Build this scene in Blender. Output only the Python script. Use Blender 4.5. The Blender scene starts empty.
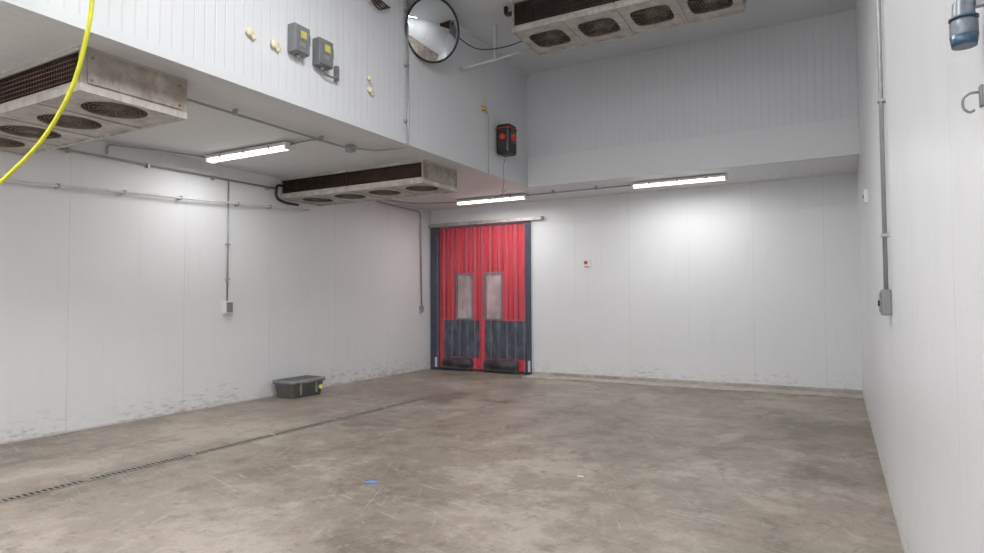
import bpy, bmesh, math, random
from mathutils import Vector, Matrix
random.seed(7)
scene=bpy.context.scene
try:
    scene.view_settings.view_transform='Standard'
    scene.view_settings.look='None'
except Exception: pass
PW=1.38   # overall lamp power

# ------------------------------------------------------------------ room dimensions (metres)
XL,XR=-7.71,0.31      # left / right wall
YF,YB=11.2,-4.0       # far / back wall
XB=-4.65              # bulkhead face (left)
YK=9.7                # bulkhead face (far)
ZL,ZH=3.43,5.41       # low / high ceiling

# ------------------------------------------------------------------ materials
def newmat(name):
    m=bpy.data.materials.new(name); m.use_nodes=True
    nt=m.node_tree; b=nt.nodes['Principled BSDF']; return m,nt,b
def N(nt,t,**k):
    n=nt.nodes.new(t)
    for a,v in k.items(): setattr(n,a,v)
    return n
def mth(nt,op,a,b=None,c=None,clamp=False):
    n=N(nt,'ShaderNodeMath',operation=op,use_clamp=clamp)
    for i,v in enumerate((a,b,c)):
        if v is None: continue
        if isinstance(v,(int,float)): n.inputs[i].default_value=v
        else: nt.links.new(v,n.inputs[i])
    return n.outputs[0]
def mixc(nt,fac,a,b):
    n=N(nt,'ShaderNodeMix',data_type='RGBA')
    for i,v in ((0,fac),(6,a),(7,b)):
        if isinstance(v,(int,float)): n.inputs[i].default_value=v
        elif isinstance(v,(tuple,list)): n.inputs[i].default_value=(*v[:3],1)
        else: nt.links.new(v,n.inputs[i])
    return n.outputs[2]
def noise(nt,vec,scale,detail=4,rough=.55,dist=0):
    n=N(nt,'ShaderNodeTexNoise'); n.inputs['Scale'].default_value=scale
    n.inputs['Detail'].default_value=detail; n.inputs['Roughness'].default_value=rough
    n.inputs['Distortion'].default_value=dist
    nt.links.new(vec,n.inputs['Vector']); return n.outputs[0]
def rng(nt,v,a,b,c=0.,d=1.):
    n=N(nt,'ShaderNodeMapRange'); nt.links.new(v,n.inputs[0])
    for i,x in enumerate((a,b,c,d)): n.inputs[i+1].default_value=x
    return n.outputs[0]
def pos(nt):
    g=N(nt,'ShaderNodeNewGeometry'); s=N(nt,'ShaderNodeSeparateXYZ')
    nt.links.new(g.outputs['Position'],s.inputs[0]); return g.outputs['Position'],s.outputs
def vscale(nt,vec,s):
    n=N(nt,'ShaderNodeVectorMath',operation='MULTIPLY'); nt.links.new(vec,n.inputs[0]); n.inputs[1].default_value=s
    return n.outputs[0]
def bump(nt,b,h,strength,dist=.01):
    n=N(nt,'ShaderNodeBump'); n.inputs['Strength'].default_value=strength; n.inputs['Distance'].default_value=dist
    nt.links.new(h,n.inputs['Height']); nt.links.new(n.outputs[0],b.inputs['Normal'])
def line(nt,coord,spacing,w,off=0.):
    f=mth(nt,'FRACT',mth(nt,'ADD',mth(nt,'DIVIDE',coord,spacing),off+100.))
    d=mth(nt,'ABSOLUTE',mth(nt,'SUBTRACT',f,.5))
    return rng(nt,d,.5-w/spacing,.5-w/spacing*.3)     # 1 on the line
def simple(name,col,rough=.5,metal=0.,var=.12,scale=6.,dirt_or_sheen=None):
    m,nt,b=newmat(name); p,_=pos(nt)
    n=noise(nt,p,scale,5)
    dark=tuple(c*(1-var) for c in col); lite=tuple(min(1,c*(1+var)) for c in col)
    c=mixc(nt,rng(nt,n,.3,.7),dark,lite)
    if dirt_or_sheen:
        c=mixc(nt,mth(nt,'MULTIPLY',rng(nt,noise(nt,vscale(nt,p,(1.,1.,.4)),9.,8,.75),.46,.66),dirt_or_sheen[1]),c,dirt_or_sheen[0])
    nt.links.new(c,b.inputs['Base Color'])
    b.inputs['Roughness'].default_value=rough; b.inputs['Metallic'].default_value=metal
    return m
def wallmat(name,base,axis,groove=None,seam=None,rough=.5,grime=True,bumps=.15,seamoff=0.,gw=.009):
    m,nt,b=newmat(name); p,s=pos(nt)
    n1=noise(nt,p,.5,3); n2=noise(nt,p,4.,6,.6)
    col=mixc(nt,rng(nt,n1,.3,.7),tuple(c*.94 for c in base),base)
    col=mixc(nt,mth(nt,'MULTIPLY',rng(nt,n2,.55,.8),.25),col,tuple(c*.86 for c in base))
    h=mth(nt,'MULTIPLY',noise(nt,p,60.,3),.25*bumps)
    if groove:
        l=line(nt,s[axis],groove,gw); h=mth(nt,'SUBTRACT',h,mth(nt,'MULTIPLY',l,.5))
        col=mixc(nt,mth(nt,'MULTIPLY',l,.11),col,(.3,.31,.33))
        st=noise(nt,vscale(nt,p,(4.,4.,.5)),1.6,6,.65)
        col=mixc(nt,mth(nt,'MULTIPLY',rng(nt,st,.56,.75),.16),col,(.42,.40,.38))
    if seam:
        l=line(nt,s[axis],seam,.008,seamoff); h=mth(nt,'SUBTRACT',h,mth(nt,'MULTIPLY',l,.35))
        un=rng(nt,noise(nt,p,1.1,2),.35,.65,.2,1.)
        col=mixc(nt,mth(nt,'MULTIPLY',mth(nt,'MULTIPLY',l,un),.26),col,(.3,.3,.3))
    if grime:
        hz=mth(nt,'SUBTRACT',1.,rng(nt,s[2],0.02,.42),clamp=True)
        g=noise(nt,vscale(nt,p,(1.6,1.6,6.)),4.,12,.8)
        g=mth(nt,'MULTIPLY',rng(nt,mth(nt,'ADD',g,mth(nt,'MULTIPLY',hz,.10)),.57,.68),rng(nt,hz,0.,.5))
        patch=rng(nt,noise(nt,p,.8,3),.38,.58,.15,1.)
        col=mixc(nt,mth(nt,'MULTIPLY',mth(nt,'MULTIPLY',g,patch),.62),col,(.27,.255,.24))
        g2=noise(nt,vscale(nt,p,(1.,1.,3.)),12.,6,.75)
        hm=mth(nt,'SUBTRACT',1.,rng(nt,s[2],.2,1.9),clamp=True)
        col=mixc(nt,mth(nt,'MULTIPLY',mth(nt,'MULTIPLY',rng(nt,g2,.62,.70),hm),.40),col,(.38,.36,.34))
        g3=noise(nt,vscale(nt,p,(3.,3.,.35)),2.2,5,.6)
        col=mixc(nt,mth(nt,'MULTIPLY',rng(nt,g3,.58,.8),.18),col,(.5,.48,.45))
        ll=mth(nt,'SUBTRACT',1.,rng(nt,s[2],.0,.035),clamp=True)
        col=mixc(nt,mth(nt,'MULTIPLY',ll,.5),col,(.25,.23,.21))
    nt.links.new(col,b.inputs['Base Color'])
    nt.links.new(rng(nt,n2,.2,.8,rough-.08,rough+.1),b.inputs['Roughness'])
    bump(nt,b,h,.6,.006)
    return m
W=(.765,.778,.80)
M_wl=wallmat('wall_paint_left',W,1,seam=1.45,seamoff=.30)
M_wr=wallmat('wall_paint_right',(.74,.752,.78),1,seam=1.22,seamoff=.1,rough=.34,bumps=1.8)
M_wf=wallmat('wall_paint_far',W,0,seam=1.05,seamoff=.16)
M_bl=wallmat('bulkhead_panel_left',(.69,.71,.742),1,groove=.10,grime=False)
M_bf=wallmat('bulkhead_panel_far',(.65,.67,.71),0,groove=.10,grime=False)
M_tr=wallmat('bulkhead_trim',(.68,.70,.73),0,grime=False)
M_cl=wallmat('ceiling_panel_low',(.71,.72,.74),0,groove=.15,grime=False)
M_ch=wallmat('ceiling_panel_high',(.65,.67,.70),0,seam=1.2,grime=False)

def floormat():
    m,nt,b=newmat('concrete_floor'); p,s=pos(nt)
    n0=noise(nt,p,.33,4,.6,.2); n1=noise(nt,p,.7,14,.74,.1); n2=noise(nt,p,5.,14,.8,.1); n3=noise(nt,p,55.,4,.6)
    n4=noise(nt,vscale(nt,p,(1.,.6,1.)),1.9,12,.78,.2)
    col=mixc(nt,rng(nt,n0,.35,.65),(.225,.193,.152),(.315,.276,.225))
    col=mixc(nt,mth(nt,'MULTIPLY',rng(nt,n1,.51,.58),.7),col,(.43,.385,.325))
    col=mixc(nt,mth(nt,'MULTIPLY',rng(nt,n1,.475,.40),.8),col,(.130,.108,.083))
    col=mixc(nt,mth(nt,'MULTIPLY',rng(nt,n4,.54,.61),.55),col,(.135,.113,.090))
    col=mixc(nt,mth(nt,'MULTIPLY',rng(nt,n2,.53,.63),.5),col,(.42,.38,.325))
    col=mixc(nt,mth(nt,'MULTIPLY',rng(nt,n2,.46,.37),.55),col,(.12,.102,.080))
    col=mixc(nt,mth(nt,'MULTIPLY',rng(nt,n3,.52,.72),.40),col,(.145,.126,.105))
    # scuffs in random directions
    for k,(ang,c,f_) in enumerate(((.3,(.55,.51,.45),.55),(1.9,(.085,.073,.06),.45),(1.1,(.52,.48,.42),.4))):
        r=N(nt,'ShaderNodeVectorRotate',rotation_type='Z_AXIS'); r.inputs['Angle'].default_value=ang; nt.links.new(p,r.inputs['Vector'])
        sc=noise(nt,vscale(nt,r.outputs[0],(.6,8.,1.)),2.6,8,.78)
        msk=rng(nt,noise(nt,r.outputs[0],.6+.2*k,3),.45,.62)
        col=mixc(nt,mth(nt,'MULTIPLY',mth(nt,'MULTIPLY',rng(nt,sc,.57,.62),msk),f_),col,c)
    v=N(nt,'ShaderNodeTexVoronoi'); v.inputs['Scale'].default_value=1.5; nt.links.new(p,v.inputs['Vector'])
    sp=rng(nt,mth(nt,'ADD',v.outputs['Distance'],mth(nt,'MULTIPLY',n2,.12)),.12,.08)
    col=mixc(nt,mth(nt,'MULTIPLY',sp,.5),col,(.10,.085,.07))
    nt.links.new(col,b.inputs['Base Color'])
    nt.links.new(rng(nt,n1,.3,.7,.34,.6),b.inputs['Roughness'])
    bump(nt,b,mth(nt,'MULTIPLY',n2,.3),.35,.006)
    return m
M_fl=floormat()

RUST=(.15,.095,.06); GRM=(.11,.09,.075)
M_curb=simple('pale_curb_concrete',(.44,.41,.365),.6,0,.25,3,dirt_or_sheen=((.2,.18,.15),.45))
M_alu=simple('galvanised_sheet',(.47,.45,.42),.45,.5,.2,3)
M_pan=simple('coil_pan_offwhite',(.50,.48,.445),.5,.1,.2,5,dirt_or_sheen=(GRM,.45))
M_dirty=simple('coil_end_panel',(.41,.375,.325),.45,.35,.3,5,dirt_or_sheen=(RUST,.5))
M_fin=simple('coil_fins',(.08,.06,.055),.5,.6,.4,8)
M_tubes=simple('coil_tubes',(.13,.075,.055),.4,.7,.3,10)
M_black=simple('black_plastic',(.018,.018,.02),.45)
M_dark=simple('dark_cavity',(.028,.024,.022),.7)
M_blade=simple('fan_blade',(.14,.115,.10),.5,.3,.3,9)
M_wire=simple('guard_wire',(.22,.185,.155),.5,.4,.3,9)
M_cond=simple('grey_conduit',(.36,.37,.38),.4,.5)
M_pipe=simple('white_pipe',(.62,.62,.62),.45)
M_boxg=simple('grey_enclosure',(.22,.23,.24),.45,.3)
M_white=simple('white_plastic',(.75,.75,.75),.4,0,.04)
M_red=simple('red_door_panel',(.88,.014,.028),.35,0,.10,3)
M_redd=simple('red_door_rib',(.58,.008,.018),.35,0,.12,3)
M_navy=simple('slate_kick_plate',(.034,.042,.058),.28,.1,.6,7,dirt_or_sheen=((.20,.22,.25),.6))  # pale streaks put the plate's reflections into its colour
M_jamb=simple('slate_jamb',(.042,.052,.078),.4,.1,.3,7)
M_yel=simple('yellow_hose',(.72,.74,.02),.4)
M_yst=simple('yellow_label',(.55,.50,.12),.5)
M_foam=simple('cream_foam',(.72,.66,.45),.8)
M_tub=simple('grey_tub_plastic',(.21,.22,.22),.5,0,.2)
M_tubin=simple('tub_inside',(.14,.145,.14),.6)
M_blue=simple('blue_tape',(.10,.28,.75),.5)
M_lime=simple('lime_sticker',(.75,.85,.05),.5)
M_redl=simple('red_label',(.55,.04,.02),.4)
M_orr=simple('red_lens',(.50,.035,.02),.25)
M_steel=simple('drain_steel',(.33,.31,.28),.4,.5,.3,20)
M_glassp=simple('window_pane',(.66,.48,.43),.12,0,.35,3)
M_orange=simple('orange_cap',(.5,.25,.05),.5)
M_bluep=simple('blue_connector',(.035,.085,.14),.3)
M_plug=simple('connector_grey',(.17,.20,.23),.35,.2,.3,30)
m,nt,b=newmat('mirror_chrome'); b.inputs['Metallic'].default_value=1; b.inputs['Roughness'].default_value=.02; b.inputs['Base Color'].default_value=(.88,.92,.95,1); M_mir=m
m,nt,b=newmat('led_diffuser'); b.inputs['Base Color'].default_value=(.9,.9,.9,1)
b.inputs['Emission Color'].default_value=(1,.975,.93,1); b.inputs['Emission Strength'].default_value=3.2; M_led=m
def pvc(name,fac,col):
    m,nt,b=newmat(name); b.inputs['Base Color'].default_value=(*col,1); b.inputs['Roughness'].default_value=.12
    tr=N(nt,'ShaderNodeBsdfTransparent'); tr.inputs[0].default_value=(.94,.95,.98,1)
    mx=N(nt,'ShaderNodeMixShader'); mx.inputs[0].default_value=fac
    out=nt.nodes['Material Output']
    nt.links.new(tr.outputs[0],mx.inputs[1]); nt.links.new(b.outputs[0],mx.inputs[2]); nt.links.new(mx.outputs[0],out.inputs[0]); return m
M_pvc=pvc('clear_pvc_strip',.12,(.34,.37,.46))
M_pvce=pvc('pvc_strip_edge',.26,(.50,.53,.62))

# ------------------------------------------------------------------ mesh builder
class Bld:
    def __init__(s,name): s.name=name; s.bm=bmesh.new(); s.mats=[]
    def mi(s,m):
        if m not in s.mats: s.mats.append(m)
        return s.mats.index(m)
    def quad(s,vs,mat,smooth=False):
        f=s.bm.faces.new([v if isinstance(v,bmesh.types.BMVert) else s.bm.verts.new(v) for v in vs])
        f.material_index=s.mi(mat); f.smooth=smooth; return f
    def box(s,a,b,mat,bev=0.,top=None):
        a=Vector((min(a[0],b[0]),min(a[1],b[1]),min(a[2],b[2]))),Vector((max(a[0],b[0]),max(a[1],b[1]),max(a[2],b[2])))
        lo,hi=a; r=bmesh.ops.create_cube(s.bm,size=1.)['verts']
        for v in r:
            up=v.co.z>0
            g=top if (top and up) else (0,0)
            v.co=Vector(((hi.x+g[0]) if v.co.x>0 else (lo.x-g[0]),(hi.y+g[1]) if v.co.y>0 else (lo.y-g[1]),hi.z if up else lo.z))
        fs={f for v in r for f in v.link_faces}
        i=s.mi(mat)
        for f in fs: f.material_index=i
        if bev:
            es={e for f in fs for e in f.edges}
            rr=bmesh.ops.bevel(s.bm,geom=list(es),offset=bev,segments=2,affect='EDGES',profile=.6)
            for f in rr['faces']: f.material_index=i
    def tube(s,pts,r,mat,seg=10,closed=False,caps=True):
        pts=[Vector(p) for p in pts]; n=len(pts); rings=[]; up=None
        rs=r if isinstance(r,(list,tuple)) else [r]*n
        for k in range(n):
            if closed: t=(pts[(k+1)%n]-pts[k-1])
            else: t=pts[min(k+1,n-1)]-pts[max(k-1,0)]
            t.normalize()
            if up is None:
                up=Vector((0,0,1)) if abs(t.z)<.9 else Vector((1,0,0))
            up=(up-t*up.dot(t)).normalized(); sd=t.cross(up)
            rings.append([s.bm.verts.new(pts[k]+(up*math.cos(a)+sd*math.sin(a))*rs[k]) for a in [2*math.pi*j/seg for j in range(seg)]])
        m=n if closed else n-1
        for k in range(m):
            A,Bq=rings[k],rings[(k+1)%n]
            for j in range(seg): s.quad([A[j],A[(j+1)%seg],Bq[(j+1)%seg],Bq[j]],mat,True)
        if caps and not closed:
            s.quad(rings[0][::-1],mat); s.quad(rings[-1],mat)
    def cyl(s,a,b,r,mat,seg=20): s.tube([a,b],r,mat,seg)
    def ring(s,c,R,r,mat,axis=Vector((0,0,1)),seg=32,ts=6):
        q=Vector(axis).normalized().to_track_quat('Z','Y')
        s.tube([Vector(c)+q@Vector((R*math.cos(2*math.pi*k/seg),R*math.sin(2*math.pi*k/seg),0)) for k in range(seg)],r,mat,ts,closed=True)
    def dome(s,c,R,h,mat,axis,seg=40,rings=10):
        q=Vector(axis).normalized().to_track_quat('Z','Y'); c=Vector(c)
        rs=(R*R+h*h)/(2*h); prev=None
        top=s.bm.verts.new(c+q@Vector((0,0,h)))
        for i in range(1,rings+1):
            rr=R*i/rings; z=math.sqrt(max(0,rs*rs-rr*rr))-(rs-h)
            cur=[s.bm.verts.new(c+q@Vector((rr*math.cos(2*math.pi*k/seg),rr*math.sin(2*math.pi*k/seg),z))) for k in range(seg)]
            for k in range(seg):
                if prev is None: s.quad([top,cur[k],cur[(k+1)%seg]],mat,True)
                else: s.quad([prev[k],cur[k],cur[(k+1)%seg],prev[(k+1)%seg]],mat,True)
            prev=cur
        return prev
    def blob(s,c,r,mat,sc=(1,1,1)):
        rr=bmesh.ops.create_icosphere(s.bm,subdivisions=2,radius=r)['verts']
        i=s.mi(mat)
        for v in rr:
            v.co=Vector((v.co.x*sc[0],v.co.y*sc[1],v.co.z*sc[2]))*(1+random.uniform(-.22,.22))+Vector(c)
        for f in {f for v in rr for f in v.link_faces}: f.material_index=i; f.smooth=True
    def finish(s):
        bmesh.ops.recalc_face_normals(s.bm,faces=s.bm.faces)
        me=bpy.data.meshes.new(s.name); s.bm.to_mesh(me); s.bm.free()
        for m in s.mats: me.materials.append(m)
        o=bpy.data.objects.new(s.name,me); scene.collection.objects.link(o); return o
def smoothpath(P,n=8):
    P=[Vector(p) for p in P]; out=[]
    for i in range(len(P)-1):
        p0=P[max(i-1,0)];p1=P[i];p2=P[i+1];p3=P[min(i+2,len(P)-1)]
        for k in range(n):
            t=k/n
            out.append(.5*((2*p1)+(p2-p0)*t+(2*p0-5*p1+4*p2-p3)*t*t+(3*p1-p0-3*p2+p3)*t**3))
    out.append(P[-1]); return out
def bentpath(P,rad=.06,n=5):
    P=[Vector(p) for p in P]; out=[P[0]]
    for i in range(1,len(P)-1):
        a=(P[i-1]-P[i]); b=(P[i+1]-P[i]); r=min(rad,a.length*.45,b.length*.45)
        A=P[i]+a.normalized()*r; Bq=P[i]+b.normalized()*r
        for k in range(n+1):
            t=k/n; out.append(A*(1-t)**2+P[i]*2*t*(1-t)+Bq*t*t)
    out.append(P[-1]); return out
def slab(name,a,b,mat):
    o=Bld(name); o.box(a,b,mat); return o.finish()

# ------------------------------------------------------------------ room shell
T=.15
slab('floor',(XL-T,YB-T,-.2),(XR+T,YF+T+.6,0),M_fl)
slab('wall_left',(XL-T,YB,0),(XL,YF+T,ZL+.1),M_wl)
slab('wall_right',(XR,YB,0),(XR+T,YF+T,ZH+.1),M_wr)
slab('wall_back',(XL-T,YB-T,0),(XR+T,YB,ZH+.1),M_wf)
DX0,DX1,DZ=-7.60,-5.34,3.04       # door opening
o=Bld('wall_far')
o.box((XL,YF,0),(DX0,YF+T,ZL+.1),M_wf); o.box((DX0,YF,DZ),(DX1,YF+T,ZL+.1),M_wf); o.box((DX1,YF,0),(XR,YF+T,ZL+.1),M_wf)
o.finish()
slab('wall_bulkhead_left',(XB-.1,YB,ZL),(XB,YK+.1,ZH+.1),M_bl)
slab('wall_bulkhead_far',(XB,YK,ZL),(XR,YK+.1,ZH+.1),M_bf)
o=Bld('ceiling_low_bay'); o.box((XL,YB,ZL),(XB-.1,YF,ZL+.1),M_cl); o.box((XB-.1,YK+.1,ZL),(XR,YF,ZL+.1),M_cl); o.finish()
slab('ceiling',(XB-.1,YB,ZH),(XR,YK+.1,ZH+.1),M_ch)
slab('trim_1',(XB,YB,ZL-.006),(XB+.018,YK,ZL+.085),M_tr)
slab('trim_2',(XB+.018,YK-.022,ZL-.006),(XR,YK,3.93),M_tr)
slab('trim_3',(XB,YB,ZH-.05),(XB+.03,YK,ZH),M_tr)
o=Bld('baseboard_far'); o.box((DX1+.06,10.72,0),(XR,YF,.022),M_curb,.006); o.box((DX1+.06,YF-.05,.02),(XR,YF,.075),M_curb,.008); o.finish()

# ------------------------------------------------------------------ double door + strip curtain
root=bpy.data.objects.new('door_1',None); scene.collection.objects.link(root)
def par(o,r=root): o.parent=r; return o
yd=YF+.05
xm=(DX0+DX1)/2-.02
def leaf(name,x0,x1,wx0,wx1):
    o=Bld(name); wz0,wz1=1.10,2.02
    y0,y1=yd,yd+.045
    for a,b_ in (((x0,y0,.05),(wx0,y1,DZ-.02)),((wx1,y0,.05),(x1,y1,DZ-.02)),((wx0,y0,.05),(wx1,y1,wz0)),((wx0,y0,wz1),(wx1,y1,DZ-.02))): o.box(a,b_,M_red)
    t=.03
    for a,b_ in (((wx0-t,y0-.015,wz0-t),(wx0,y1,wz1+t)),((wx1,y0-.015,wz0-t),(wx1+t,y1,wz1+t)),((wx0,y0-.015,wz0-t),(wx1,y1,wz0)),((wx0,y0-.015,wz1),(wx1,y1,wz1+t))): o.box(a,b_,M_boxg)
    o.box((wx0,y0+.015,wz0),(wx1,y0+.025,wz1),M_glassp)
    o.box((x0+.10,y0-.012,.28),(x1-.02,y0,1.06),M_navy)
    o.tube([(x0+.10,y0-.03,.15),(x0+.14,y0-.04,.15),(x1-.20,y0-.04,.15),(x1-.16,y0-.03,.15)],[.05,.115,.115,.05],M_black,14)
    n=9
    for k in range(n):
        x=x0+(x1-x0)*(k+.5)/n
        za=wz1+.06 if wx0-.05<x<wx1+.05 else 1.10
        o.tube([(x,y0+.004,za),(x,y0+.004,DZ-.04)],.016,M_redd,8)
    return par(o.finish())
leaf('leaf_left',DX0+.10,xm-.008,-7.06,-6.70)
leaf('leaf_right',xm+.008,DX1-.10,-6.36,-6.00)
o=Bld('jambs')
o.box((DX0-.09,YF-.025,0),(DX0+.03,YF,DZ),M_jamb); o.box((DX1-.05,YF-.025,0),(DX1+.04,YF,DZ),M_jamb)
o.box((DX0,YF,0),(DX0+.095,YF+T,DZ),M_jamb); o.box((DX1-.095,YF,0),(DX1,YF+T,DZ),M_jamb)
o.box((DX0-.02,YF-.03,DZ),(DX1+.02,YF,DZ+.04),M_boxg)
o.box((DX0+.02,YF-.03,.06),(DX0+.07,YF-.012,.26),M_white); o.box((DX1-.03,YF-.03,.06),(DX1+.02,YF-.012,.28),M_white)
par(o.finish())
o=Bld('back_lining'); o.box((DX0,YF+T-.02,0),(DX1,YF+T,DZ),M_dark); par(o.finish())
o=Bld('header_rail'); o.box((XL+.01,YF-.10,3.05),(-5.02,YF,3.12),M_alu,.006)
for k in range(9): o.cyl((XL+.15+k*.3,YF-.112,3.085),(XL+.15+k*.3,YF-.10,3.085),.012,M_wire,8)
par(o.finish())
o=Bld('pvc_strips')
ns=13; x0=DX0-.09; w=(DX1+.06-x0)/(ns-.25)
for k in range(ns):
    xa=x0+k*w*.985; yy=YF-.055-(.018 if k%2 else 0); sw=w*1.18
    prev=None; TS=[0,.05,.2,.35,.5,.65,.8,.95,1.]
    for i,t in enumerate(TS):
        x=xa+sw*t; y=yy-.030*math.sin(math.pi*t)
        cur=[]
        for z in (3.06,2.5,2.0,1.5,1.0,.5,.035):
            sway=.009*math.sin(z*2.3+k*1.7)
            cur.append(o.bm.verts.new((x+sway,y-abs(sway),z)))
        if prev:
            for q in range(6): o.quad([prev[q],cur[q],cur[q+1],prev[q+1]],M_pvce if i in (1,8) else M_pvc,True)
        prev=cur
par(o.finish())

# ------------------------------------------------------------------ evaporator coils
def coil(name,x0,y0,z0,z1,L=2.75,D=.88,sq=2.):
    x1=x0+L; y1=y0+D; o=Bld(name)
    o.box((x0,y0,z1-.02),(x1,y1,z1),M_alu)
    o.box((x0,y0,z0+.03),(x0+.03,y1,z1-.02),M_dirty,.004); o.box((x1-.03,y0,z0+.03),(x1,y1,z1-.02),M_dirty,.004)
    o.box((x1,y0+.05,z0+.05),(x1+.012,y1-.05,z1-.05),M_dirty,.004)
    for yy in (y0+.08,y1-.08):
        for zz in (z0+.08,z1-.08): o.cyl((x1+.012,yy,zz),(x1+.02,yy,zz),.012,M_wire,8)
    for ya,yb in ((y0,y0+.02),(y1-.02,y1)):
        o.box((x0+.03,ya,z1-.04),(x1-.03,yb,z1-.02),M_alu); o.box((x0+.03,ya,z0+.03),(x1-.03,yb,z0+.065),M_alu)
    o.box((x0+L*.5-.010,y0-.002,z0+.05),(x0+L*.5+.010,y0+.02,z1-.02),M_fin)
    o.box((x0+.03,y0+.035,z0+.065),(x1-.03,y0+.30,z1-.04),M_dark)
    nf=110
    for k in range(nf):
        x=x0+.04+(L-.08)*k/(nf-1); o.box((x-.002,y0+.012,z0+.065),(x+.002,y0+.035,z1-.04),M_fin)
    for k in range(5):
        z=z0+.10+k*(z1-z0-.18)/4; o.cyl((x0+.03,y0+.02,z),(x1-.03,y0+.02,z),.006,M_tubes,6)
    o.box((x0+.03,y1-.03,z0+.065),(x1-.03,y1-.022,z1-.05),M_pan)
    nfan=4; cw=L/nfan; R=.245; zc=z0; cy=y0+D*.52
    def se(a):   # superellipse outline factor
        c,sn=abs(math.cos(a)),abs(math.sin(a)); return (c**sq+sn**sq)**(-1/sq)
    for k in range(nfan):
        ax,bx=x0+cw*k,x0+cw*(k+1); cx=(ax+bx)/2; seg=40
        inn=[];outv=[];top=[]
        for j in range(seg):
            a=2*math.pi*j/seg; c,sn=math.cos(a),math.sin(a); e=R*se(a)
            inn.append(o.bm.verts.new((cx+e*c,cy+e*sn,zc)))
            top.append(o.bm.verts.new((cx+e*c,cy+e*sn,zc+.14)))
            tx=((bx-cx) if c>0 else (cx-ax))/max(abs(c),1e-6); ty=((y1-cy) if sn>0 else (cy-y0))/max(abs(sn),1e-6); t=min(tx,ty)
            outv.append(o.bm.verts.new((cx+t*c,cy+t*sn,zc)))
        for j in range(seg):
            q=(j+1)%seg
            o.quad([outv[j],outv[q],inn[q],inn[j]],M_pan)
            o.quad([inn[j],inn[q],top[q],top[j]],M_dark,True)
        o.quad(top[::-1],M_dark)
        for rr in (.05,.085,.12,.155,.19,.22,.243):
            o.tube([(cx+rr*se(2*math.pi*j/32)*math.cos(2*math.pi*j/32),cy+rr*se(2*math.pi*j/32)*math.sin(2*math.pi*j/32),zc+.006) for j in range(32)],.0035 if rr<.24 else .006,M_wire,4,closed=True)
        for j in range(8):
            a=math.pi*j/8+.2; e=R*se(a); o.cyl((cx-e*math.cos(a),cy-e*math.sin(a),zc+.008),(cx+e*math.cos(a),cy+e*math.sin(a),zc+.008),.003,M_wire,4)
        o.cyl((cx,cy,zc+.02),(cx,cy,zc+.13),.065,M_boxg,16)
        for j in range(5):
            a=2*math.pi*j/5+k
            e=Vector((math.cos(a),math.sin(a),0)); f=Vector((-math.sin(a),math.cos(a),0))
            c0=Vector((cx,cy,zc+.06))
            o.quad([c0+e*.06-f*.03+Vector((0,0,.02)),c0+e*.225-f*.085+Vector((0,0,.03)),c0+e*.23+f*.085-Vector((0,0,.025)),c0+e*.06+f*.03-Vector((0,0,.02))],M_blade)
    for a,b_ in (((x0,y0-.004,z0-.018),(x1,y0+.012,z0+.04)),((x0,y1-.012,z0-.018),(x1,y1+.004,z0+.04)),((x0-.002,y0,z0-.018),(x0+.012,y1,z0+.04)),((x1-.012,y0,z0-.018),(x1+.004,y1,z0+.04))): o.box(a,b_,M_pan)
    for fx in (.25,.5,.75): o.box((x0+L*fx-.012,y0,z0-.010),(x0+L*fx+.012,y1,z0),M_alu)
    return o.finish()
coil('evaporator_coil',-7.69,2.56,3.10,ZL)
coil('evaporator_coil',-7.69,7.0,3.12,ZL)
coil('evaporator_coil',-3.65,7.18,5.00,ZH,sq=4.5)

# ------------------------------------------------------------------ linear light fixtures
def fixture(x0,y,zt,L=1.5,power=60,hang=0.):
    o=Bld('led_light_fixture'); w=.15
    o.box((x0,y-w/2,zt-.045),(x0+L,y+w/2,zt),M_white,.012)
    seg=8; prev=None
    for i in range(seg+1):
        a=math.pi*i/seg; yy=y-(w/2-.01)*math.cos(a); zz=zt-.043-.045*math.sin(a)
        cur=[o.bm.verts.new((x0+.03,yy,zz)),o.bm.verts.new((x0+L-.03,yy,zz))]
        if prev: o.quad([prev[0],prev[1],cur[1],cur[0]],M_led,True)
        prev=cur
    for xa in (x0,x0+L-.032): o.box((xa,y-w/2,zt-.092),(xa+.032,y+w/2,zt-.03),M_white,.008)
    for fx in (.2,.5,.8): o.box((x0+L*fx-.012,y-w/2-.006,zt-.06),(x0+L*fx+.012,y+w/2+.006,zt-.02),M_alu)
    if hang:
        for fx in (.1,.9): o.cyl((x0+L*fx,y,zt),(x0+L*fx,y,zt+hang),.008,M_cond,8)
    ob=o.finish()
    ld=bpy.data.lights.new('tube_light','AREA'); ld.shape='RECTANGLE'; ld.size=L-.1; ld.size_y=.12; ld.energy=power*PW; ld.color=(1,.985,.97)
    lo=bpy.data.objects.new('tube_light',ld); scene.collection.objects.link(lo); lo.location=(x0+L/2,y,zt-.10); lo.parent=ob
    return ob
fixture(-7.27,5.40,ZL-.015,1.5,18,.015)
fixture(-6.42,10.25,ZL-.015,1.5,20,.015)
fixture(-2.95,10.2,ZL-.01,1.5,20,.01)
fixture(-6.9,.5,ZL-.03,1.5,44,.03)
fixture(-6.9,-2.5,ZL-.03,1.5,55,.03)
fixture(-3.0,3.8,ZH-.03,1.5,78,.03)
fixture(-3.0,.6,ZH-.03,1.5,75,.03)
fixture(-3.0,-2.6,ZH-.03,1.5,75,.03)
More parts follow.
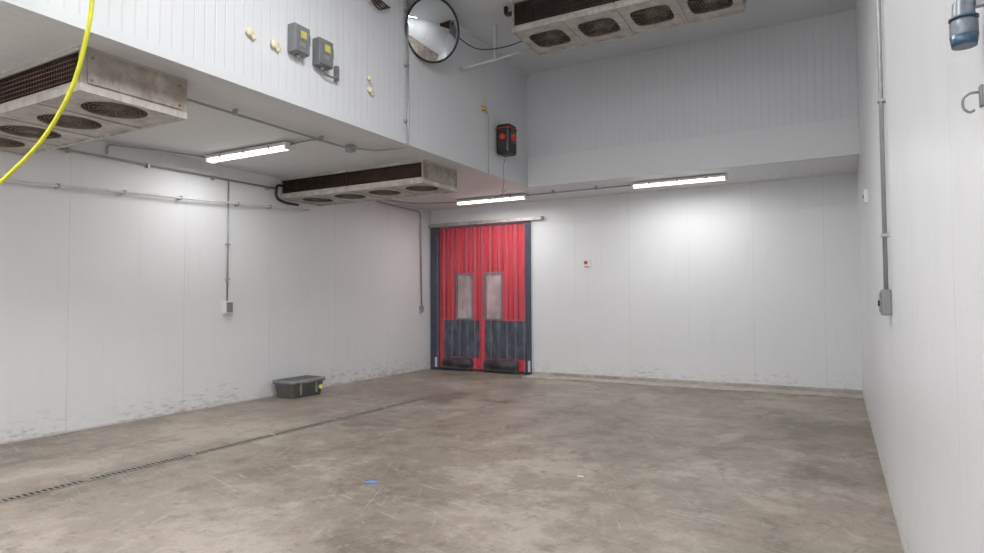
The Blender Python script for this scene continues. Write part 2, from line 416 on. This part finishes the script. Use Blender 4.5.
def fill_tube(x,z,power,L=1.5):  # unseen lamps on the back wall, added as even frontal fill
    o=Bld('added_fill_light'); y=YB
    o.box((x-.08,y,z-L/2),(x+.08,y+.05,z+L/2),M_white,.012)
    seg=8; prev=None
    for i in range(seg+1):
        a=math.pi*i/seg; cur=[o.bm.verts.new((x-.07*math.cos(a),y+.048+.045*math.sin(a),zz)) for zz in (z-L/2+.03,z+L/2-.03)]
        if prev: o.quad([prev[0],prev[1],cur[1],cur[0]],M_led,True)
        prev=cur
    ob=o.finish()
    ld=bpy.data.lights.new('tube_light','AREA'); ld.shape='RECTANGLE'; ld.size=.14; ld.size_y=L-.1; ld.energy=power*PW; ld.color=(1,.985,.97)
    lo=bpy.data.objects.new('tube_light',ld); scene.collection.objects.link(lo); lo.location=(x,y+.105,z); lo.rotation_euler=(math.radians(90),0,math.radians(180)); lo.parent=ob
fill_tube(-6.2,2.2,110); fill_tube(-3.4,2.4,100); fill_tube(-1.6,3.2,60)

# ------------------------------------------------------------------ conduits & pipes
def conduit(name,pts,r,mat,rad=.08,seg=10):
    o=Bld(name); o.tube(bentpath(pts,rad),r,mat,seg); return o
o=conduit('drain_pipe',[(XL+.075,-3.9,2.42),(XL+.075,7.2,2.965),(XL+.075,7.55,2.985)],.015,M_pipe,.05)
for k in range(14):
    y=-3.+k*.75; z=2.42+(y+3.9)*(.545/11.1)
    if abs(y-6.03)<.1: y+=.15
    o.box((XL+.002,y-.010,z-.025),(XL+.096,y+.010,z+.025),M_cond)
o.finish()
o=conduit('refrigerant_line',[(-7.62,6.99,3.3),(-7.62,6.86,3.3),(-7.62,6.84,3.1),(-7.62,7.0,3.04),(-7.62,7.3,3.04)],.02,M_black,.08); o.finish()
o=conduit('wall_conduit',[(XL+.03,2.6,3.22),(XL+.03,6.9,3.25)],.014,M_cond)
for k in range(5): o.box((XL,2.9+k*.95,3.2),(XL+.05,2.93+k*.95,3.26),M_cond)
o.finish()
o=conduit('wall_conduit',[(XL+.03,4.3,3.27),(XL+.03,4.3,3.39),(XL+.25,4.85,3.40),(-7.28,5.38,3.40)],.012,M_cond); o.finish()
o=Bld('electrical_outlet'); o.tube([(XL+.02,6.03,3.22),(XL+.02,6.03,1.48)],.012,M_cond)
o.box((XL,5.96,1.31),(XL+.07,6.10,1.49),M_white,.01); o.box((XL+.07,5.98,1.33),(XL+.078,6.08,1.47),M_boxg,.004)
for z in (2.3,1.8): o.box((XL,6.0,z),(XL+.04,6.06,z+.02),M_cond)
o.finish()
o=conduit('wall_conduit',[(-6.6,7.9,3.38),(XL+.06,9.3,3.37),(XL+.035,10.78,3.35),(XL+.035,10.82,1.32)],.014,M_cond,.12)
o.box((XL,10.78,1.24),(XL+.06,10.86,1.36),M_cond,.006); o.finish()
o=conduit('ceiling_conduit',[(-5.3,3.45,3.36),(-5.28,3.65,3.38),(-5.28,5.8,3.38),(-5.05,6.15,3.38),(-4.6,6.2,3.38),(-4.6,6.2,3.6),(-4.615,6.2,ZH)],.014,M_cond,.10)
for y in (4.2,5.4): o.box((-5.31,y,3.37),(-5.25,y+.02,ZL),M_cond)
o.box((-5.32,5.86,3.34),(-5.23,5.96,ZL),M_cond,.01)
for z in (3.7,4.4,5.1): o.box((XB,6.17,z),(XB+.055,6.23,z+.02),M_cond)
o.finish()
o=conduit('ceiling_conduit',[(-5.77,5.40,3.39),(-5.45,5.40,3.40),(-5.30,5.44,3.40)],.011,M_cond); o.finish()
o=conduit('ceiling_conduit',[(-4.92,10.25,3.39),(-4.5,10.22,3.39),(-2.94,10.2,3.39)],.013,M_cond,.1)
for x in (-4.4,-3.6): o.box((x,10.17,3.37),(x+.02,10.26,ZL),M_cond)
o.finish()
o=conduit('ceiling_conduit',[(-7.6,7.9,3.3),(-7.5,8.6,3.36),(-7.2,9.9,3.37),(-6.43,10.25,3.38)],.013,M_cond,.2); o.finish()
o=Bld('wall_switch_box'); o.tube([(XR-.025,4.86,ZH),(XR-.025,4.88,1.55)],.014,M_cond)
o.box((XR-.055,4.80,1.38),(XR,4.99,1.55),M_boxg,.01); o.box((XR-.063,4.82,1.40),(XR-.055,4.97,1.53),M_boxg,.003); o.box((XR-.074,4.86,1.44),(XR-.063,4.88,1.48),M_black)
for z in (1.9,2.8,3.7,4.6): o.box((XR-.045,4.84,z),(XR,4.90,z+.02),M_cond)
o.finish()
o=Bld('wall_push_button'); o.box((XR-.04,7.66,2.5),(XR+.002,7.74,2.64),M_white,.008); o.cyl((XR-.05,7.7,2.57),(XR-.04,7.7,2.57),.02,M_redl,12); o.finish()
o=Bld('wall_hook'); y=1.83; zz=-.048
o.box((XR-.006,y-.012,1.995+zz),(XR,y+.012,2.045+zz),M_boxg,.002)
o.tube(smoothpath([(XR-.008,y,2.030+zz),(XR-.024,y,2.030+zz),(XR-.037,y,2.018+zz),(XR-.037,y,1.997+zz),(XR-.026,y,1.985+zz),(XR-.016,y,1.989+zz)],5),.003,M_boxg,8); o.finish()
o=Bld('power_connector'); c=Vector((XR-.042,1.76,0)); q=.76
def cz(z): return Vector((c.x,c.y,2.073+(z-2.118)*q))
o.tube([cz(2.125),cz(2.14),cz(2.15),cz(2.19),cz(2.20),cz(2.25),cz(2.27),cz(2.30)],[.030*q,.034*q,.036*q,.036*q,.030*q,.028*q,.016*q,.010*q],M_plug,20)
o.tube([cz(2.118),cz(2.150)],[.032*q,.037*q],M_bluep,20)
o.tube([cz(2.20),cz(2.206)],.038*q,M_bluep,20)
o.tube(smoothpath([cz(2.30),(XR-.04,1.76,2.4),(XR-.03,1.74,2.9),(XR-.03,1.70,3.5),(XR-.02,1.70,ZH)]),.008,M_boxg,8)
o.box((XR-.02,1.75,2.16),(XR,1.77,2.18),M_cond); o.finish()

# ------------------------------------------------------------------ bulkhead equipment
def disconnect(y,z):
    o=Bld('disconnect_switch')
    o.box((XB,y-.10,z-.14),(XB+.10,y+.10,z+.14),M_boxg,.012); o.box((XB+.10,y-.09,z-.13),(XB+.112,y+.09,z+.13),M_boxg,.005)
    o.box((XB+.112,y-.03,z+.01),(XB+.115,y+.045,z+.08),M_yst); o.box((XB+.112,y-.04,z-.08),(XB+.115,y+.03,z-.03),M_cond)
    o.box((XB+.04,y+.10,z-.02),(XB+.08,y+.13,z+.09),M_black,.006); o.cyl((XB+.05,y,z-.17),(XB+.05,y,z-.14),.022,M_cond,12)
    return o
disconnect(4.40,4.06).finish()
o=disconnect(4.73,4.04); o.tube(smoothpath([(XB+.05,4.73,3.87),(XB+.05,4.81,3.84),(XB+.05,4.96,3.85)]),.010,M_boxg,8); o.box((XB,4.94,3.83),(XB+.05,4.98,3.99),M_boxg,.006); o.finish()
for (y,z,r) in ((3.84,3.94,.04),(4.13,3.93,.045),(5.52,3.90,.04),(5.50,4.03,.03)):
    o=Bld('foam_patch'); o.blob((XB+.02,y,z),r,M_foam,(.5,1,1)); o.blob((XB+.02,y+.04,z-.03),r*.7,M_foam,(.5,1,1)); o.finish()
o=Bld('wire_bundle')
for k in range(4): o.tube(smoothpath([(XB+.01,5.56+.03*k,5.0),(XB+.07,5.48+.06*k,4.92+.02*k),(XB+.06,5.64+.05*k,4.88+.03*k),(XB+.03,5.80+.02*k,5.0)]),.010,M_black if k%2 else M_tubes,6)
o.box((XB,5.58,4.95),(XB+.05,5.68,5.05),M_boxg,.006); o.finish()
o=Bld('convex_mirror'); n=Vector((1,-.42,-.34)).normalized(); c=Vector((XB+.19,6.54,4.95)); R=.39
o.dome(c,R,.115,M_mir,n); o.dome(c-n*.012,R*.99,.02,M_boxg,-n)
o.ring(c,R+.003,.014,M_black,n,48,8)
o.tube([c-n*.01,Vector((XB,6.58,4.98))],.025,M_black,10); o.box((XB,6.52,4.92),(XB+.012,6.64,5.04),M_black,.003); o.finish()
o=Bld('coil_drain_line'); o.tube([(XB+.0,7.5,4.78),(-3.66,7.95,5.06)],.016,M_pipe,10); o.ring((XB+.03,7.51,4.785),.025,.008,M_pipe,Vector((1,.4,.28)),12,5)
o.box((-4.2,7.68,4.90),(-4.17,7.74,ZH),M_pipe); o.finish()
o=Bld('black_cable'); o.tube(smoothpath([(XB+.0,7.0,5.28),(XB+.08,7.2,5.18),(-4.35,7.45,5.01),(-4.0,7.6,5.01),(-3.66,7.7,5.1)]),.008,M_black,8); o.finish()
o=conduit('refrigerant_line',[(-3.66,7.3,5.3),(-3.8,7.3,5.3),(-3.8,7.3,ZH)],.03,M_black,.06); o.finish()
o=Bld('alarm_siren'); y=8.66; z=4.00
o.box((XB,y-.05,z-.10),(XB+.06,y+.05,z+.10),M_boxg); o.box((XB,y-.02,z+.20),(XB+.12,y+.02,z+.23),M_boxg)
o.box((XB+.02,y-.14,z-.24),(XB+.26,y+.14,z+.24),M_black,.05)
fa=Vector((1,0,0)); fc=Vector((XB+.26,y,z+.03))
o.tube([fc,fc+fa*.02,fc+fa*.035],[.070,.06,.035],M_orr,20)
o.ring(fc+fa*.004,.09,.006,M_boxg,fa,24,4)
fb=Vector((0,-1,0)); fd=Vector((XB+.14,y-.14,z+.03))
o.tube([fd,fd+fb*.012,fd+fb*.02],[.06,.05,.035],M_orr,20)
o.box((XB+.015,y-.145,z+.165),(XB+.265,y+.145,z+.18),M_redl,.004)
o.finish()
o=Bld('junction_box'); o.box((XB,8.10,4.35),(XB+.05,8.16,4.42),M_orange,.006); o.cyl((XB+.05,8.13,4.38),(XB+.08,8.13,4.38),.016,M_yst,10)
o.tube(smoothpath([(XB+.03,8.15,4.38),(XB+.03,8.24,4.36),(XB+.03,8.27,4.2),(XB+.03,8.27,3.5),(XB+.03,8.28,3.42)]),.006,M_cond,6)
o.finish()
o=Bld('hanging_cord'); o.tube(smoothpath([(XB+.13,8.66,3.75),(XB+.06,8.70,3.6),(XB+.04,8.75,3.35),(XB-.1,8.9,3.15),(XB-.35,9.1,3.10),(XB-.5,9.4,3.2),(XB-.35,9.6,3.40)]),.005,M_boxg,6); o.finish()

# yellow hose
o=Bld('yellow_hose')
o.tube(smoothpath([(-4.25,2.32,ZH),(-4.27,2.30,4.4),(-4.31,2.30,3.55),(-4.38,2.30,3.25),(-4.55,2.30,2.94),(-4.86,2.28,2.64),(-5.3,2.26,2.42),(-5.48,2.25,2.36),(-5.60,2.25,2.42),(-5.55,2.28,2.52),(-5.75,2.3,2.75),(-6.0,2.35,3.1),(-6.0,2.40,ZL)],10),.014,M_yel,10); o.finish()

# ------------------------------------------------------------------ small objects
o=Bld('wall_sign'); o.box((-4.20,YF-.012,2.06),(-4.06,YF,2.24),M_white,.003); o.box((-4.185,YF-.014,2.15),(-4.12,YF-.012,2.21),M_redl); o.box((-4.18,YF-.014,2.09),(-4.08,YF-.012,2.11),M_boxg); o.finish()
o=Bld('plastic_tub'); x0,x1,y0,y1=-7.62,-7.22,6.82,7.50; h=.27
def rr(x0,x1,y0,y1,z,r=.05,n=5):
    P=[]
    for cx,cy,a0 in ((x1-r,y1-r,0),(x0+r,y1-r,90),(x0+r,y0+r,180),(x1-r,y0+r,270)):
        for k in range(n+1):
            a=math.radians(a0+90*k/n); P.append(o.bm.verts.new((cx+r*math.cos(a),cy+r*math.sin(a),z)))
    return P
def loft(A,Bq,mat):
    for k in range(len(A)): o.quad([A[k],A[(k+1)%len(A)],Bq[(k+1)%len(A)],Bq[k]],mat,True)
g=.03
L=[rr(x0+g,x1-g,y0+g,y1-g,.0),rr(x0,x1,y0,y1,h-.05),rr(x0-.025,x1+.025,y0-.025,y1+.025,h-.05),rr(x0-.025,x1+.025,y0-.025,y1+.025,h),rr(x0+.01,x1-.01,y0+.01,y1-.01,h),rr(x0+g+.01,x1-g-.01,y0+g+.01,y1-g-.01,.012)]
o.quad(L[0][::-1],M_tub)
for k in range(5): loft(L[k],L[k+1],M_tub if k<4 else M_tubin)
o.quad(L[5],M_tubin)
for yy in (7.0,7.32): o.box((x1-.012,yy-.015,.05),(x1+.012,yy+.015,h-.05),M_tub,.005)
o.box((x1-.01,6.85+.2,h-.05),(x1+.034,7.27,h-.02),M_tub,.006)
o.cyl((x1-.02,7.42,.12),(x1+.004,7.42,.125),.035,M_lime,20)
ob=o.finish()
o=Bld('blue_tape_scrap'); o.quad([(-3.44,4.02,.003),(-3.35,4.03,.003),(-3.33,4.10,.004),(-3.42,4.09,.003)],M_blue); o.finish()
o=Bld('paper_scrap'); o.quad([(-1.95,5.0,.003),(-1.90,5.0,.003),(-1.90,5.03,.004),(-1.96,5.03,.003)],M_white); o.finish()
o=Bld('trench_drain'); x=-5.52; y0,y1=-3.9,7.9; w=.038
o.box((x-w,y0,.0),(x+w,y1,.003),M_dark)
o.box((x-w-.010,y0,0),(x-w,y1,.006),M_steel); o.box((x+w,y0,0),(x+w+.010,y1,.006),M_steel)
y=y0
while y<y1: o.box((x-w,y,.002),(x+w,y+.016,.0055),M_steel); y+=.045
for k in range(13): o.box((x-w,y0+k*.98,.002),(x+w,y0+k*.98+.05,.006),M_steel)
o.finish()

# ------------------------------------------------------------------ camera & world
f,yaw,pit,rol=624.1,math.radians(28.92),math.radians(2.07),math.radians(-0.28)
fw=Vector((-math.sin(yaw)*math.cos(pit),math.cos(yaw)*math.cos(pit),math.sin(pit)))
rt=Vector((math.cos(yaw),math.sin(yaw),0)); up=rt.cross(fw)
r=rt*math.cos(rol)+up*math.sin(rol); u=r.cross(fw)
cd=bpy.data.cameras.new('camera'); cd.sensor_width=36; cd.lens=f/984*36; cd.clip_start=.05
cam=bpy.data.objects.new('camera',cd); scene.collection.objects.link(cam)
Mx=Matrix((( r.x,u.x,-fw.x,0),(r.y,u.y,-fw.y,0),(r.z,u.z,-fw.z,1.5),(0,0,0,1)))
cam.matrix_world=Mx; scene.camera=cam
wd=bpy.data.worlds.new('world'); scene.world=wd; wd.use_nodes=True
wd.node_tree.nodes['Background'].inputs[0].default_value=(.8,.85,.9,1); wd.node_tree.nodes['Background'].inputs[1].default_value=.3
